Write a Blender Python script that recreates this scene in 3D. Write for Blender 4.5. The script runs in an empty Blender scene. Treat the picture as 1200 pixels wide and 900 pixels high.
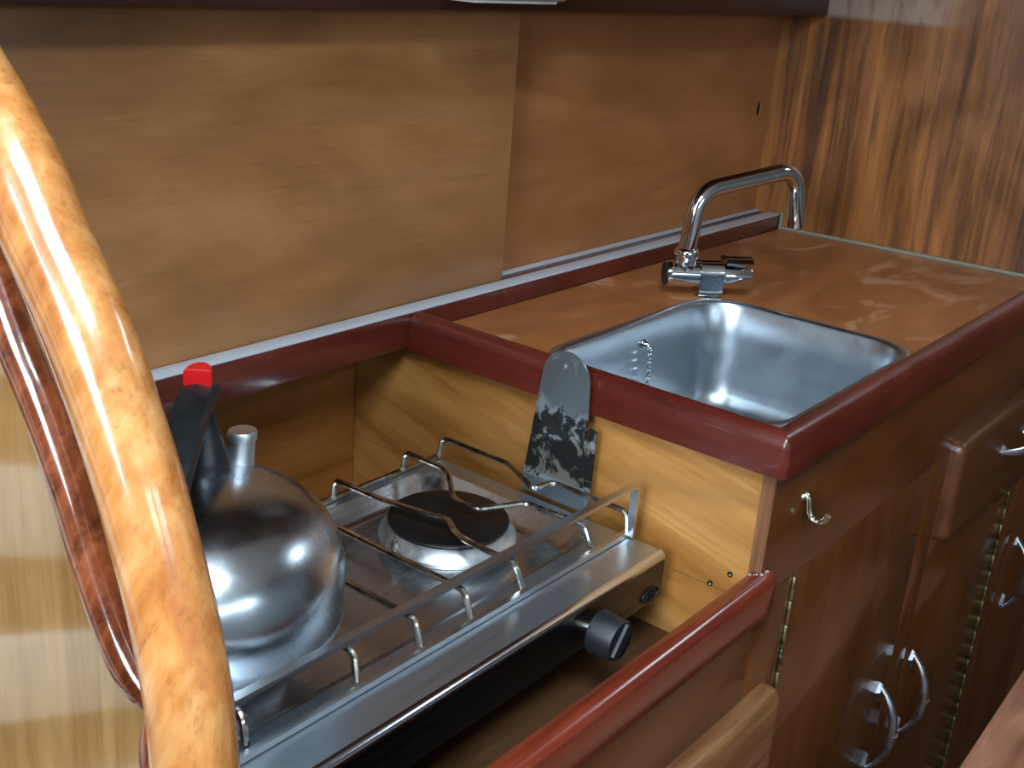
import bpy, bmesh, math, random
from mathutils import Vector, Matrix

random.seed(4)
SC = bpy.context.scene
COL = SC.collection
PI = math.pi

# ------------------------------------------------------------------ camera
cam_data = bpy.data.cameras.new('camera')
cam = bpy.data.objects.new('camera', cam_data)
COL.objects.link(cam)
RX = (0.6269087, -0.7758031, 0.0715196)
RD = (-0.2287101, -0.2710119, -0.9350103)
RF = (0.7447665, 0.5698088, -0.3473337)
CP = (-0.8714041, -0.3664691, 0.4093758)
cam.matrix_world = Matrix(((RX[0], -RD[0], -RF[0], CP[0]),
                           (RX[1], -RD[1], -RF[1], CP[1]),
                           (RX[2], -RD[2], -RF[2], CP[2]),
                           (0, 0, 0, 1)))
cam_data.sensor_width = 36.0
cam_data.lens = 41.0
cam_data.clip_start = 0.02
SC.camera = cam

# ------------------------------------------------------------------ world and light
SC.view_settings.view_transform = 'Standard'
SC.view_settings.look = 'None'
SC.view_settings.gamma = 1.0
SC.view_settings.use_curve_mapping = False
SC.view_settings.exposure = 0.0
world = bpy.data.worlds.new('daylight')
SC.world = world
world.use_nodes = True
bg = world.node_tree.nodes['Background']
bg.inputs[0].default_value = (0.62, 0.80, 1.0, 1)
bg.inputs[1].default_value = 0.6


def area_light(name, loc, target, sx, sy, power, color):
    d = bpy.data.lights.new(name, 'AREA')
    d.shape = 'RECTANGLE'
    d.size, d.size_y = sx, sy
    d.energy = power
    d.color = color
    o = bpy.data.objects.new(name, d)
    COL.objects.link(o)
    o.location = loc
    o.rotation_euler = (Vector(target) - Vector(loc)).to_track_quat('-Z', 'Y').to_euler()
    return o


DAY = (0.74, 0.89, 1.0)
area_light('hatch_daylight_port', (-1.12, -0.50, 1.22), (-1.12, -0.50, 0.0), 0.30, 0.62, 20.0, DAY)
area_light('hatch_daylight_starboard', (-0.78, -0.50, 1.22), (-0.78, -0.50, 0.0), 0.30, 0.62, 20.0, DAY)
area_light('forehatch_daylight', (1.55, -0.72, 1.22), (1.55, -0.72, 0.0), 0.50, 0.50, 9.0, DAY)
area_light('companionway_daylight', (-2.20, -0.30, 0.74), (-0.3, 0.1, 0.05), 0.7, 0.9, 62.0, DAY)
area_light('porthole_daylight_fore', (-0.45, -1.97, 0.66), (-0.45, 0.0, 0.4), 0.50, 0.26, 4.0, DAY)
area_light('porthole_daylight_aft', (-1.15, -1.97, 0.66), (-1.15, 0.0, 0.4), 0.50, 0.26, 4.0, DAY)


# ------------------------------------------------------------------ materials
def srgb(r, g, b):
    def c(v):
        v /= 255.0
        return v / 12.92 if v <= 0.04045 else ((v + 0.055) / 1.055) ** 2.4
    return (c(r), c(g), c(b), 1.0)


def new_mat(name):
    m = bpy.data.materials.new(name)
    m.use_nodes = True
    nt = m.node_tree
    return m, nt, nt.nodes['Principled BSDF']


def ramp(nt, stops):
    r = nt.nodes.new('ShaderNodeValToRGB')
    e = r.color_ramp.elements
    while len(e) > 1:
        e.remove(e[-1])
    e[0].position, e[0].color = stops[0]
    for p, c in stops[1:]:
        n = e.new(p)
        n.color = c
    return r


def noise(nt, vec, scale, detail=4, rough=0.55, dist=0.0):
    n = nt.nodes.new('ShaderNodeTexNoise')
    n.inputs['Scale'].default_value = scale
    n.inputs['Detail'].default_value = detail
    n.inputs['Roughness'].default_value = rough
    n.inputs['Distortion'].default_value = dist
    nt.links.new(vec, n.inputs['Vector'])
    return n


def mapping(nt, src, scale=(1, 1, 1), rot=(0, 0, 0), loc=(0, 0, 0)):
    m = nt.nodes.new('ShaderNodeMapping')
    m.inputs['Scale'].default_value = scale
    m.inputs['Rotation'].default_value = rot
    m.inputs['Location'].default_value = loc
    nt.links.new(src, m.inputs['Vector'])
    return m.outputs[0]


def mix(nt, fac, a, b, mode='MIX'):
    n = nt.nodes.new('ShaderNodeMix')
    n.data_type = 'RGBA'
    n.blend_type = mode
    for sock, v in ((n.inputs['Factor'], fac), (n.inputs['A'], a), (n.inputs['B'], b)):
        pass
    def put(idx, v):
        s = n.inputs[idx]
        if hasattr(v, 'is_linked'):
            nt.links.new(v, s)
        else:
            s.default_value = v
    put(0, fac)
    put(6, a)
    put(7, b)
    return n.outputs[2]


def math_node(nt, op, a, b=0.5, clamp=False):
    n = nt.nodes.new('ShaderNodeMath')
    n.operation = op
    n.use_clamp = clamp
    for i, v in enumerate((a, b)):
        if hasattr(v, 'is_linked'):
            nt.links.new(v, n.inputs[i])
        else:
            n.inputs[i].default_value = v
    return n.outputs[0]


def smooth(nt, v, lo, hi, a=0.0, b=1.0):
    n = nt.nodes.new('ShaderNodeMapRange')
    n.interpolation_type = 'SMOOTHSTEP'
    nt.links.new(v, n.inputs[0])
    n.inputs[1].default_value, n.inputs[2].default_value = lo, hi
    n.inputs[3].default_value, n.inputs[4].default_value = a, b
    return n.outputs[0]


AX = {'x': 0, 'y': 1, 'z': 2}


def wood(name, dark, mid, light, grain='x', scale=18.0, stretch=10.0, rot=(0, 0, 0), rough=0.35,
         pore=0.35, pore_scale=220.0, blotch=0.3, blotch_scale=5.0, coat=0.0, dist=1.0, bump=0.15,
         spots=None, stains=None, lo=0.32, hi=0.68):
    m, nt, b = new_mat(name)
    tc = nt.nodes.new('ShaderNodeTexCoord').outputs['Object']
    sv = [scale] * 3
    sv[AX[grain]] = scale / stretch
    r0 = mapping(nt, tc, rot=rot) if any(rot) else tc
    v = mapping(nt, r0, scale=sv, loc=(3.1, 1.7, 5.3))
    n1 = noise(nt, v, 1.0, 7, 0.6, dist)
    col = ramp(nt, [(lo, dark), (0.5, mid), (hi, light)])
    nt.links.new(n1.outputs[0], col.inputs[0])
    c = col.outputs[0]
    # pores and fine streaks
    pv = [pore_scale] * 3
    pv[AX[grain]] = pore_scale / 22.0
    n2 = noise(nt, mapping(nt, r0, scale=pv), 1.0, 3, 0.6, 0.0)
    pr = ramp(nt, [(0.30, (1 - pore, 1 - pore, 1 - pore, 1)), (0.46, (1, 1, 1, 1))])
    nt.links.new(n2.outputs[0], pr.inputs[0])
    c = mix(nt, 1.0, c, pr.outputs[0], 'MULTIPLY')
    # large soft figure
    bv = [blotch_scale] * 3
    bv[AX[grain]] = blotch_scale * 0.5
    n3 = noise(nt, mapping(nt, r0, scale=bv, loc=(7.7, 2.2, 0.4)), 1.0, 3, 0.5, 1.6)
    br = ramp(nt, [(0.33, (1 - blotch,) * 3 + (1,)), (0.66, (1 + blotch * 0.55,) * 3 + (1,))])
    nt.links.new(n3.outputs[0], br.inputs[0])
    c = mix(nt, 1.0, c, br.outputs[0], 'MULTIPLY')
    if spots:
        scol, sscale, slo, shi, samt, sstretch = spots
        sp = [sscale] * 3
        sp[AX[grain]] = sscale / sstretch
        n4 = noise(nt, mapping(nt, r0, scale=sp, loc=(1.3, 8.2, 4.4)), 1.0, 6, 0.65, 0.7)
        f = smooth(nt, n4.outputs[0], slo, shi, 0.0, samt)
        c = mix(nt, f, c, scol)
    rg = smooth(nt, n3.outputs[0], 0.3, 0.7, rough * 0.85, rough * 1.2)
    if stains:
        scol, sscale, slo, shi, samt = stains
        n5 = noise(nt, mapping(nt, tc, scale=(sscale * 0.6, sscale * 1.1, sscale)), 1.0, 5, 0.55, 1.2)
        f = smooth(nt, n5.outputs[0], slo, shi, 0.0, samt)
        c = mix(nt, f, c, scol)
        rg = math_node(nt, 'ADD', rg, math_node(nt, 'MULTIPLY', f, 0.35), True)
    nt.links.new(c, b.inputs['Base Color'])
    nt.links.new(rg, b.inputs['Roughness'])
    b.inputs['Coat Weight'].default_value = coat
    b.inputs['Coat Roughness'].default_value = 0.08
    bp = nt.nodes.new('ShaderNodeBump')
    bp.inputs['Strength'].default_value = bump
    bp.inputs['Distance'].default_value = 0.0006
    nt.links.new(n2.outputs[0], bp.inputs['Height'])
    nt.links.new(bp.outputs[0], b.inputs['Normal'])
    return m


def metal(name, col, rough, var=0.12, vscale=60.0, brushed=None, bump=0.0, dirt=None, metallic=1.0):
    m, nt, b = new_mat(name)
    tc = nt.nodes.new('ShaderNodeTexCoord').outputs['Object']
    sv = [vscale] * 3
    if brushed:
        sv[AX[brushed]] = vscale / 30.0
    n1 = noise(nt, mapping(nt, tc, scale=sv), 1.0, 5, 0.6, 0.2)
    rg = smooth(nt, n1.outputs[0], 0.3, 0.7, max(0.02, rough - var), rough + var)
    nt.links.new(rg, b.inputs['Roughness'])
    b.inputs['Metallic'].default_value = metallic
    c = None
    if dirt:
        dcol, dscale, dlo, dhi, damt = dirt
        n2 = noise(nt, mapping(nt, tc, loc=(2.2, 5.1, 0.7)), dscale, 6, 0.65, 0.4)
        f = smooth(nt, n2.outputs[0], dlo, dhi, 0.0, damt)
        c = mix(nt, f, col, dcol)
        nt.links.new(c, b.inputs['Base Color'])
    else:
        b.inputs['Base Color'].default_value = col
    if bump:
        bp = nt.nodes.new('ShaderNodeBump')
        bp.inputs['Strength'].default_value = bump
        bp.inputs['Distance'].default_value = 0.001
        nt.links.new(n1.outputs[0], bp.inputs['Height'])
        nt.links.new(bp.outputs[0], b.inputs['Normal'])
    return m


def plain(name, col, rough, metallic=0.0, var=0.06, vscale=40.0, colvar=0.12, coat=0.0):
    m, nt, b = new_mat(name)
    tc = nt.nodes.new('ShaderNodeTexCoord').outputs['Object']
    n1 = noise(nt, tc, vscale, 4, 0.6)
    r = ramp(nt, [(0.3, tuple(x * (1 - colvar) for x in col[:3]) + (1,)), (0.7, tuple(min(1, x * (1 + colvar)) for x in col[:3]) + (1,))])
    nt.links.new(n1.outputs[0], r.inputs[0])
    nt.links.new(r.outputs[0], b.inputs['Base Color'])
    nt.links.new(smooth(nt, n1.outputs[0], 0.3, 0.7, max(0.02, rough - var), rough + var), b.inputs['Roughness'])
    b.inputs['Metallic'].default_value = metallic
    b.inputs['Coat Weight'].default_value = coat
    return m


M = {}
M['panel_left'] = wood('sliding_panel_ply', srgb(146, 96, 55), srgb(160, 108, 63), srgb(174, 122, 76), 'x', 9.0, 4.0,
                       rough=0.33, pore=0.16, pore_scale=260, blotch=0.20, blotch_scale=4.5, dist=1.6)
M['panel_right'] = wood('sliding_panel_ply_red', srgb(142, 89, 51), srgb(154, 99, 57), srgb(164, 108, 66), 'x', 8.0, 4.0,
                        rough=0.34, pore=0.10, pore_scale=240, blotch=0.18, blotch_scale=4.0, dist=1.8)
M['wall_right'] = wood('bulkhead_veneer', srgb(82, 45, 17), srgb(122, 72, 30), srgb(148, 92, 41), 'z', 34.0, 22.0,
                       rough=0.36, pore=0.5, pore_scale=150, blotch=0.30, blotch_scale=8.0, dist=0.55, lo=0.38, hi=0.62)
def worn_patch(m):
    nt = m.node_tree
    b = nt.nodes['Principled BSDF']
    src = b.inputs['Base Color'].links[0].from_socket
    tc = nt.nodes.new('ShaderNodeTexCoord').outputs['Object']
    sep = nt.nodes.new('ShaderNodeSeparateXYZ')
    nt.links.new(tc, sep.inputs[0])
    n = noise(nt, mapping(nt, tc, scale=(60, 60, 14)), 1.0, 4, 0.6)
    a = math_node(nt, 'MULTIPLY', smooth(nt, sep.outputs[2], 0.366, 0.378), smooth(nt, sep.outputs[1], -0.04, 0.06))
    f = math_node(nt, 'MULTIPLY', a, smooth(nt, n.outputs[0], 0.3, 0.6, 0.25, 0.85))
    nt.links.new(mix(nt, f, src, srgb(150, 132, 118)), b.inputs['Base Color'])


worn_patch(M['wall_right'])
M['counter'] = wood('worktop_laminate', srgb(138, 80, 42), srgb(152, 92, 50), srgb(162, 102, 58), 'x', 7.0, 2.0,
                    rough=0.34, pore=0.05, blotch=0.16, blotch_scale=6.0, dist=1.8,
                    stains=(srgb(196, 146, 112), 11.0, 0.53, 0.68, 0.55))
M['trim'] = wood('mahogany_trim', srgb(70, 22, 15), srgb(84, 29, 20), srgb(97, 37, 26), 'x', 30.0, 12.0,
                 rough=0.28, coat=0.35, pore=0.18, pore_scale=200, blotch=0.18, blotch_scale=10)
M['trim_y'] = wood('mahogany_end_trim', srgb(70, 22, 15), srgb(84, 29, 20), srgb(95, 36, 25), 'y', 30.0, 12.0,
                   rough=0.30, coat=0.35, pore=0.18, pore_scale=200, blotch=0.18, blotch_scale=10)
M['fiddle'] = wood('mahogany_fiddle', srgb(84, 28, 16), srgb(102, 38, 22), srgb(122, 51, 30), 'x', 30.0, 12.0,
                   rough=0.22, pore=0.2, pore_scale=200, blotch=0.22, blotch_scale=9, coat=0.5)
M['beam'] = wood('dark_beam', srgb(42, 17, 12), srgb(54, 22, 15), srgb(64, 28, 19), 'x', 22.0, 12.0, rough=0.35, pore=0.2, blotch=0.2)
M['end_panel'] = wood('pale_ply', srgb(148, 94, 42), srgb(170, 116, 58), srgb(188, 136, 74), 'y', 20.0, 8.0,
                      rot=(math.radians(-14), 0, 0), rough=0.40, pore=0.22, pore_scale=200, blotch=0.22, blotch_scale=7,
                      spots=(srgb(130, 82, 34), 16.0, 0.60, 0.78, 0.55, 5.0))
M['niche_back'] = wood('niche_ply', srgb(120, 70, 28), srgb(140, 86, 38), srgb(154, 99, 48), 'x', 20.0, 9.0,
                       rough=0.40, pore=0.2, blotch=0.22, blotch_scale=6)
M['niche_floor_shaded'] = wood('niche_floor_shaded_ply', srgb(56, 35, 18), srgb(68, 43, 22), srgb(80, 52, 27), 'x', 16.0, 8.0, rough=0.42, pore=0.2, blotch=0.2)  # shade behind the fiddle rail put into the ply colour
M['front'] = wood('cabinet_veneer', srgb(78, 42, 17), srgb(87, 47, 19), srgb(95, 53, 22), 'z', 20.0, 7.0,
                  rough=0.24, pore=0.10, pore_scale=190, blotch=0.26, blotch_scale=6, coat=0.25)
M['front_x'] = wood('cabinet_veneer_rail', srgb(78, 42, 17), srgb(87, 47, 19), srgb(95, 53, 22), 'x', 20.0, 7.0,
                    rough=0.24, pore=0.10, pore_scale=190, blotch=0.26, blotch_scale=6, coat=0.25)
M['end_grain'] = wood('stile_edge', srgb(92, 56, 34), srgb(116, 74, 48), srgb(134, 88, 60), 'z', 40.0, 8.0, rough=0.5, pore=0.35, blotch=0.2)
M['drawer'] = wood('drawer_front', srgb(66, 36, 18), srgb(78, 43, 21), srgb(90, 51, 27), 'x', 34.0, 10.0, rough=0.33, pore=0.3, blotch=0.22, coat=0.15)
M['drawer_pale'] = wood('drawer_front_worn', srgb(90, 56, 30), srgb(112, 72, 40), srgb(130, 88, 52), 'x', 40.0, 10.0, rough=0.4, pore=0.3, blotch=0.22)
M['pole'] = wood('golden_post', srgb(166, 98, 46), srgb(190, 124, 66), srgb(212, 154, 96), 'z', 45.0, 9.0, rot=(math.radians(-20), 0, 0),
                 rough=0.24, pore=0.22, pore_scale=260, blotch=0.14, blotch_scale=12, coat=0.9, dist=0.3,
                 spots=(srgb(132, 58, 18), 60.0, 0.57, 0.72, 0.75, 4.0))
M['rail_dark'] = wood('dark_post', srgb(84, 36, 16), srgb(116, 56, 30), srgb(140, 78, 48), 'z', 60.0, 7.0, rot=(math.radians(-20), 0, 0),
                      rough=0.18, pore=0.25, pore_scale=260, blotch=0.3, blotch_scale=18, coat=0.9,
                      spots=(srgb(50, 20, 10), 80.0, 0.52, 0.68, 0.7, 3.0))
M['bulkhead'] = wood('bulkhead_ply', srgb(142, 104, 60), srgb(160, 122, 74), srgb(174, 138, 90), 'z', 34.0, 14.0,
                     rough=0.12, pore=0.16, pore_scale=230, blotch=0.16, blotch_scale=8, coat=0.6)
M['step'] = wood('step_board', srgb(128, 80, 58), srgb(154, 104, 80), srgb(172, 124, 100), 'x', 20.0, 6.0, rough=0.4, pore=0.15, blotch=0.25, blotch_scale=12)
M['cabin_wood'] = wood('cabin_wood', srgb(96, 54, 26), srgb(120, 70, 34), srgb(138, 84, 44), 'x', 14.0, 8.0, rough=0.4, pore=0.2, blotch=0.2)
M['headliner'] = plain('headliner', srgb(214, 210, 200), 0.6)
M['white_paint'] = plain('white_paint', srgb(226, 226, 220), 0.5)
M['pale_lining'] = plain('pale_lining', srgb(150, 156, 160), 0.6)
M['sole'] = wood('cabin_sole', srgb(70, 40, 22), srgb(92, 54, 30), srgb(108, 66, 38), 'x', 16.0, 10.0, rough=0.4)

M['steel'] = metal('sink_steel', (0.47, 0.52, 0.57, 1), 0.33, 0.035, 30.0, None, 0.0, dirt=((0.75, 0.78, 0.80, 1), 240.0, 0.70, 0.74, 0.6))
M['hob_steel'] = metal('hob_steel', (0.52, 0.58, 0.65, 1), 0.38, 0.03, 160.0, 'x', 0.01)
M['edge_steel'] = metal('rolled_edge_steel', (0.62, 0.67, 0.73, 1), 0.17, 0.03, 160.0, 'x')
M['tray_steel'] = metal('tray_steel', (0.52, 0.53, 0.54, 1), 0.24, 0.05, 120.0, 'x', 0.02)
M['dark_reflect_steel'] = metal('hob_dark_reflect_steel', (0.045, 0.055, 0.075, 1), 0.34, 0.06, 160.0, 'x', 0.0)  # dark reflection on the hob front put into the steel's base colour
M['wire'] = metal('grate_wire', (0.55, 0.52, 0.46, 1), 0.22, 0.08, 80.0, dirt=((0.10, 0.08, 0.06, 1), 60.0, 0.50, 0.66, 0.70))
M['bar'] = metal('rail_bar', (0.60, 0.63, 0.66, 1), 0.34, 0.08, 90.0, 'x')
M['kettle'] = metal('kettle_steel', (0.54, 0.59, 0.64, 1), 0.25, 0.06, 26.0, None, 0.0, dirt=((0.05, 0.05, 0.05, 1), 190.0, 0.68, 0.71, 0.85))
M['kettle_spout'] = metal('kettle_spout_steel', (0.62, 0.65, 0.68, 1), 0.42, 0.06, 60.0)
M['chrome'] = metal('chrome', (0.66, 0.69, 0.72, 1), 0.08, 0.04, 60.0)
M['alu'] = metal('aluminium_track', (0.60, 0.66, 0.72, 1), 0.5, 0.10, 120.0, 'x', 0.05, metallic=0.35)
M['alu_cast'] = metal('burner_aluminium', (0.62, 0.65, 0.68, 1), 0.42, 0.08, 90.0, None, 0.04)
M['brass'] = metal('brass_hinge', (0.38, 0.35, 0.18, 1), 0.42, 0.10, 200.0, dirt=((0.05, 0.07, 0.05, 1), 70.0, 0.50, 0.62, 0.85))
M['hook'] = metal('hook_brass', (0.50, 0.50, 0.38, 1), 0.22, 0.06, 120.0)
M['dark_chrome'] = metal('handle_chrome', (0.58, 0.62, 0.68, 1), 0.30, 0.05, 80.0)
M['screw'] = metal('screw_steel', (0.4, 0.38, 0.34, 1), 0.35)
M['black_plastic'] = plain('black_plastic', srgb(26, 28, 31), 0.38, colvar=0.2)
M['knob_plastic'] = plain('knob_plastic', srgb(24, 27, 31), 0.5, colvar=0.15)
M['enamel'] = plain('black_enamel', srgb(10, 10, 12), 0.42, var=0.05)
M['red_plastic'] = plain('red_plastic', srgb(206, 24, 28), 0.35, colvar=0.08)
M['sealant'] = plain('grey_sealant', srgb(120, 116, 100), 0.6)
M['white_sealant'] = plain('pale_sealant', srgb(150, 138, 136), 0.6)
M['lamp_plastic'] = plain('grey_lamp_plastic', srgb(150, 152, 142), 0.5)
M['black_ink'] = plain('black_ink', srgb(8, 8, 10), 0.5)
M['grey_ink'] = plain('grey_ink', srgb(60, 84, 110), 0.4)
M['dark_hole'] = plain('dark_hole', srgb(30, 16, 8), 0.8)


def plate_material():
    m, nt, b = new_mat('scorched_steel')
    tc = nt.nodes.new('ShaderNodeTexCoord').outputs['Object']
    sep = nt.nodes.new('ShaderNodeSeparateXYZ')
    nt.links.new(tc, sep.inputs[0])
    n1 = noise(nt, tc, 38.0, 8, 0.7, 0.6)
    n2 = noise(nt, mapping(nt, tc, loc=(3, 1, 8)), 14.0, 3, 0.5, 0.8)
    # band of burnt grease between two heights on the plate
    lowb = smooth(nt, sep.outputs[2], 0.012, 0.040)
    highb = smooth(nt, sep.outputs[2], 0.075, 0.115, 1.0, 0.0)
    band = math_node(nt, 'MULTIPLY', lowb, highb)
    top = smooth(nt, sep.outputs[2], 0.125, 0.150, 0.0, 0.30)
    amt = math_node(nt, 'ADD', band, top)
    t = math_node(nt, 'ADD', n1.outputs[0], math_node(nt, 'MULTIPLY', amt, 0.23))
    f = smooth(nt, t, 0.635, 0.69, 0.0, 0.95)
    t2 = math_node(nt, 'ADD', n2.outputs[0], math_node(nt, 'MULTIPLY', band, 0.36))
    f2 = smooth(nt, t2, 0.58, 0.78, 0.0, 0.85)
    c = mix(nt, f2, (0.34, 0.39, 0.42, 1), (0.075, 0.055, 0.035, 1))
    c = mix(nt, f, c, (0.008, 0.008, 0.008, 1))
    nt.links.new(c, b.inputs['Base Color'])
    both = math_node(nt, 'MAXIMUM', f, f2)
    nt.links.new(smooth(nt, both, 0.0, 0.8, 0.95, 0.0), b.inputs['Metallic'])
    nt.links.new(smooth(nt, both, 0.0, 1.0, 0.42, 0.85), b.inputs['Roughness'])
    nt.links.new(smooth(nt, both, 0.0, 0.8, 0.5, 0.08), b.inputs['Specular IOR Level'])
    return m


M['plate'] = plate_material()


# ------------------------------------------------------------------ mesh helpers
class MB:
    """collects shapes in world coordinates and links them as ONE mesh object"""

    def __init__(self):
        self.bm = bmesh.new()

    def quad_strip(self, loops, close_u=True, cap0=False, cap1=False):
        vs = [[self.bm.verts.new(p) for p in lp] for lp in loops]
        n = len(loops[0])
        for a, b in zip(vs[:-1], vs[1:]):
            for i in range(n if close_u else n - 1):
                j = (i + 1) % n
                self.bm.faces.new((a[i], a[j], b[j], b[i]))
        if cap0:
            self.bm.faces.new(list(reversed(vs[0])))
        if cap1:
            self.bm.faces.new(vs[-1])
        return self

    def box(self, x0, x1, y0, y1, z0, z1, bev=0.0, seg=2):
        pts = [(x0, y0, z0), (x1, y0, z0), (x1, y1, z0), (x0, y1, z0), (x0, y0, z1), (x1, y0, z1), (x1, y1, z1), (x0, y1, z1)]
        v = [self.bm.verts.new(p) for p in pts]
        fs = [self.bm.faces.new([v[i] for i in f]) for f in ((3, 2, 1, 0), (4, 5, 6, 7), (0, 1, 5, 4), (1, 2, 6, 5), (2, 3, 7, 6), (3, 0, 4, 7))]
        if bev:
            ed = list({e for f in fs for e in f.edges})
            bmesh.ops.bevel(self.bm, geom=ed, offset=bev, segments=seg, affect='EDGES', profile=0.5)
        return self

    def prism(self, pts, axis, a0, a1, bev=0.0, seg=2):
        """pts: 2d outline; axis x -> (y,z), y -> (x,z), z -> (x,y)"""
        def to3(p, a):
            return {'x': (a, p[0], p[1]), 'y': (p[0], a, p[1]), 'z': (p[0], p[1], a)}[axis]
        lo = [self.bm.verts.new(to3(p, a0)) for p in pts]
        hi = [self.bm.verts.new(to3(p, a1)) for p in pts]
        n = len(pts)
        fs = [self.bm.faces.new(list(reversed(lo))), self.bm.faces.new(hi)]
        for i in range(n):
            j = (i + 1) % n
            fs.append(self.bm.faces.new((lo[i], lo[j], hi[j], hi[i])))
        if bev:
            ed = list({e for f in fs[:2] for e in f.edges})
            bmesh.ops.bevel(self.bm, geom=ed, offset=bev, segments=seg, affect='EDGES', profile=0.5)
        return self

    def tube(self, pts, r, sides=10, closed=False, caps=True, flat=1.0, up=None, rs=None):
        pts = [Vector(p) for p in pts]
        n = len(pts)
        tang = []
        for i in range(n):
            a = pts[(i - 1) % n] if (closed or i) else pts[i]
            b = pts[(i + 1) % n] if (closed or i < n - 1) else pts[i]
            tang.append((b - a).normalized())
        nrm = Vector(up) if up else (Vector((0, 0, 1)) if abs(tang[0].z) < 0.9 else Vector((1, 0, 0)))
        loops = []
        for i in range(n):
            t = tang[i]
            base = Vector(up) if up else nrm
            nrm = (base - t * base.dot(t))
            if nrm.length < 1e-5:
                nrm = t.orthogonal()
            nrm.normalize()
            s = t.cross(nrm)
            rr = rs[i] if rs else r
            loops.append([pts[i] + s * (rr * math.cos(2 * PI * k / sides)) + nrm * (rr * flat * math.sin(2 * PI * k / sides)) for k in range(sides)])
        if closed:
            loops.append(loops[0])
            self.quad_strip(loops)
            bmesh.ops.remove_doubles(self.bm, verts=self.bm.verts, dist=1e-6)
        else:
            self.quad_strip(loops, True, caps, caps)
        return self

    def strip_bar(self, pts, w, h, up):
        """rectangular bar swept along pts; w across, h along up"""
        pts = [Vector(p) for p in pts]
        n = len(pts)
        loops = []
        for i in range(n):
            a, b = pts[max(0, i - 1)], pts[min(n - 1, i + 1)]
            t = (b - a).normalized()
            s = Vector(up).normalized()
            nn = t.cross(s).normalized()
            loops.append([pts[i] + s * (w / 2) * sx + nn * (h / 2) * sy for sx, sy in ((-1, -1), (1, -1), (1, 1), (-1, 1))])
        return self.quad_strip(loops, True, True, True)

    def lathe(self, prof, c, axis=(0, 0, 1), sides=32, caps=(True, True)):
        """prof: (r, h) along axis from c"""
        ax = Vector(axis).normalized()
        u = ax.orthogonal().normalized()
        if abs(ax.z) > 0.99:
            u = Vector((1, 0, 0))
        w = ax.cross(u)
        c = Vector(c)
        loops = []
        for r, h in prof:
            loops.append([c + ax * h + (u * math.cos(2 * PI * k / sides) + w * math.sin(2 * PI * k / sides)) * r for k in range(sides)])
        return self.quad_strip(loops, True, caps[0], caps[1])

    def slab_with_hole(self, outer, inner, z0, z1, axis='z'):
        def to3(p, a):
            return {'x': (a, p[0], p[1]), 'y': (p[0], a, p[1]), 'z': (p[0], p[1], a)}[axis]
        for a, flip in ((z0, True), (z1, False)):
            vo = [self.bm.verts.new(to3(p, a)) for p in outer]
            vi = [self.bm.verts.new(to3(p, a)) for p in inner]
            ed = [self.bm.edges.new((vo[i], vo[(i + 1) % len(vo)])) for i in range(len(vo))]
            ed += [self.bm.edges.new((vi[i], vi[(i + 1) % len(vi)])) for i in range(len(vi))]
            bmesh.ops.triangle_fill(self.bm, use_beauty=True, use_dissolve=False, edges=ed)
            if a == z0:
                o0, i0 = vo, vi
            else:
                for A, B in ((o0, vo), (i0, vi)):
                    for k in range(len(A)):
                        j = (k + 1) % len(A)
                        self.bm.faces.new((A[k], A[j], B[j], B[k]))
        return self

    def build(self, name, mat, parent=None, sharp=35.0):
        bm = self.bm
        bmesh.ops.recalc_face_normals(bm, faces=bm.faces)
        off = Vector((0, 0, 0))
        if parent is not None:
            p = parent
            while p.parent is not None:
                p = p.parent
            off = Vector(p.location)
        else:
            xs = [v.co for v in bm.verts]
            off = Vector((sum(v.x for v in xs) / len(xs), sum(v.y for v in xs) / len(xs), min(v.z for v in xs)))
        for v in bm.verts:
            v.co -= off
        me = bpy.data.meshes.new(name)
        bm.to_mesh(me)
        bm.free()
        for p in me.polygons:
            p.use_smooth = True
        me.set_sharp_from_angle(angle=math.radians(sharp))
        me.materials.append(mat)
        o = bpy.data.objects.new(name, me)
        COL.objects.link(o)
        if parent is not None:
            o.parent = parent
        else:
            o.location = off
        return o


def thing(name, loc, label, cat, group=None):
    o = bpy.data.objects.new(name, None)
    o.empty_display_size = 0.02
    COL.objects.link(o)
    o.location = loc
    o['label'] = label
    o['category'] = cat
    if group:
        o['group'] = group
    return o


def tag(o, label, cat, group=None):
    o['label'] = label
    o['category'] = cat
    if group:
        o['group'] = group
    return o


def structure(o):
    o['kind'] = 'structure'
    return o


def fillet(pts, r, n=5):
    """round the inner corners of a polyline"""
    pts = [Vector(p) for p in pts]
    out = [pts[0]]
    for i in range(1, len(pts) - 1):
        p, a, b = pts[i], pts[i - 1], pts[i + 1]
        da, db = (a - p), (b - p)
        la, lb = da.length, db.length
        k = min(r, la * 0.49, lb * 0.49)
        s, e = p + da / la * k, p + db / lb * k
        for j in range(n + 1):
            t = j / n
            out.append(s.lerp(p, t).lerp(p.lerp(e, t), t))
    out.append(pts[-1])
    return out


def rrect(x0, x1, y0, y1, r, n=6):
    out = []
    for cx, cy, a0 in ((x1 - r, y1 - r, 0), (x0 + r, y1 - r, 90), (x0 + r, y0 + r, 180), (x1 - r, y0 + r, 270)):
        for k in range(n + 1):
            a = math.radians(a0 + 90 * k / n)
            out.append((cx + r * math.cos(a), cy + r * math.sin(a)))
    return out


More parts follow.
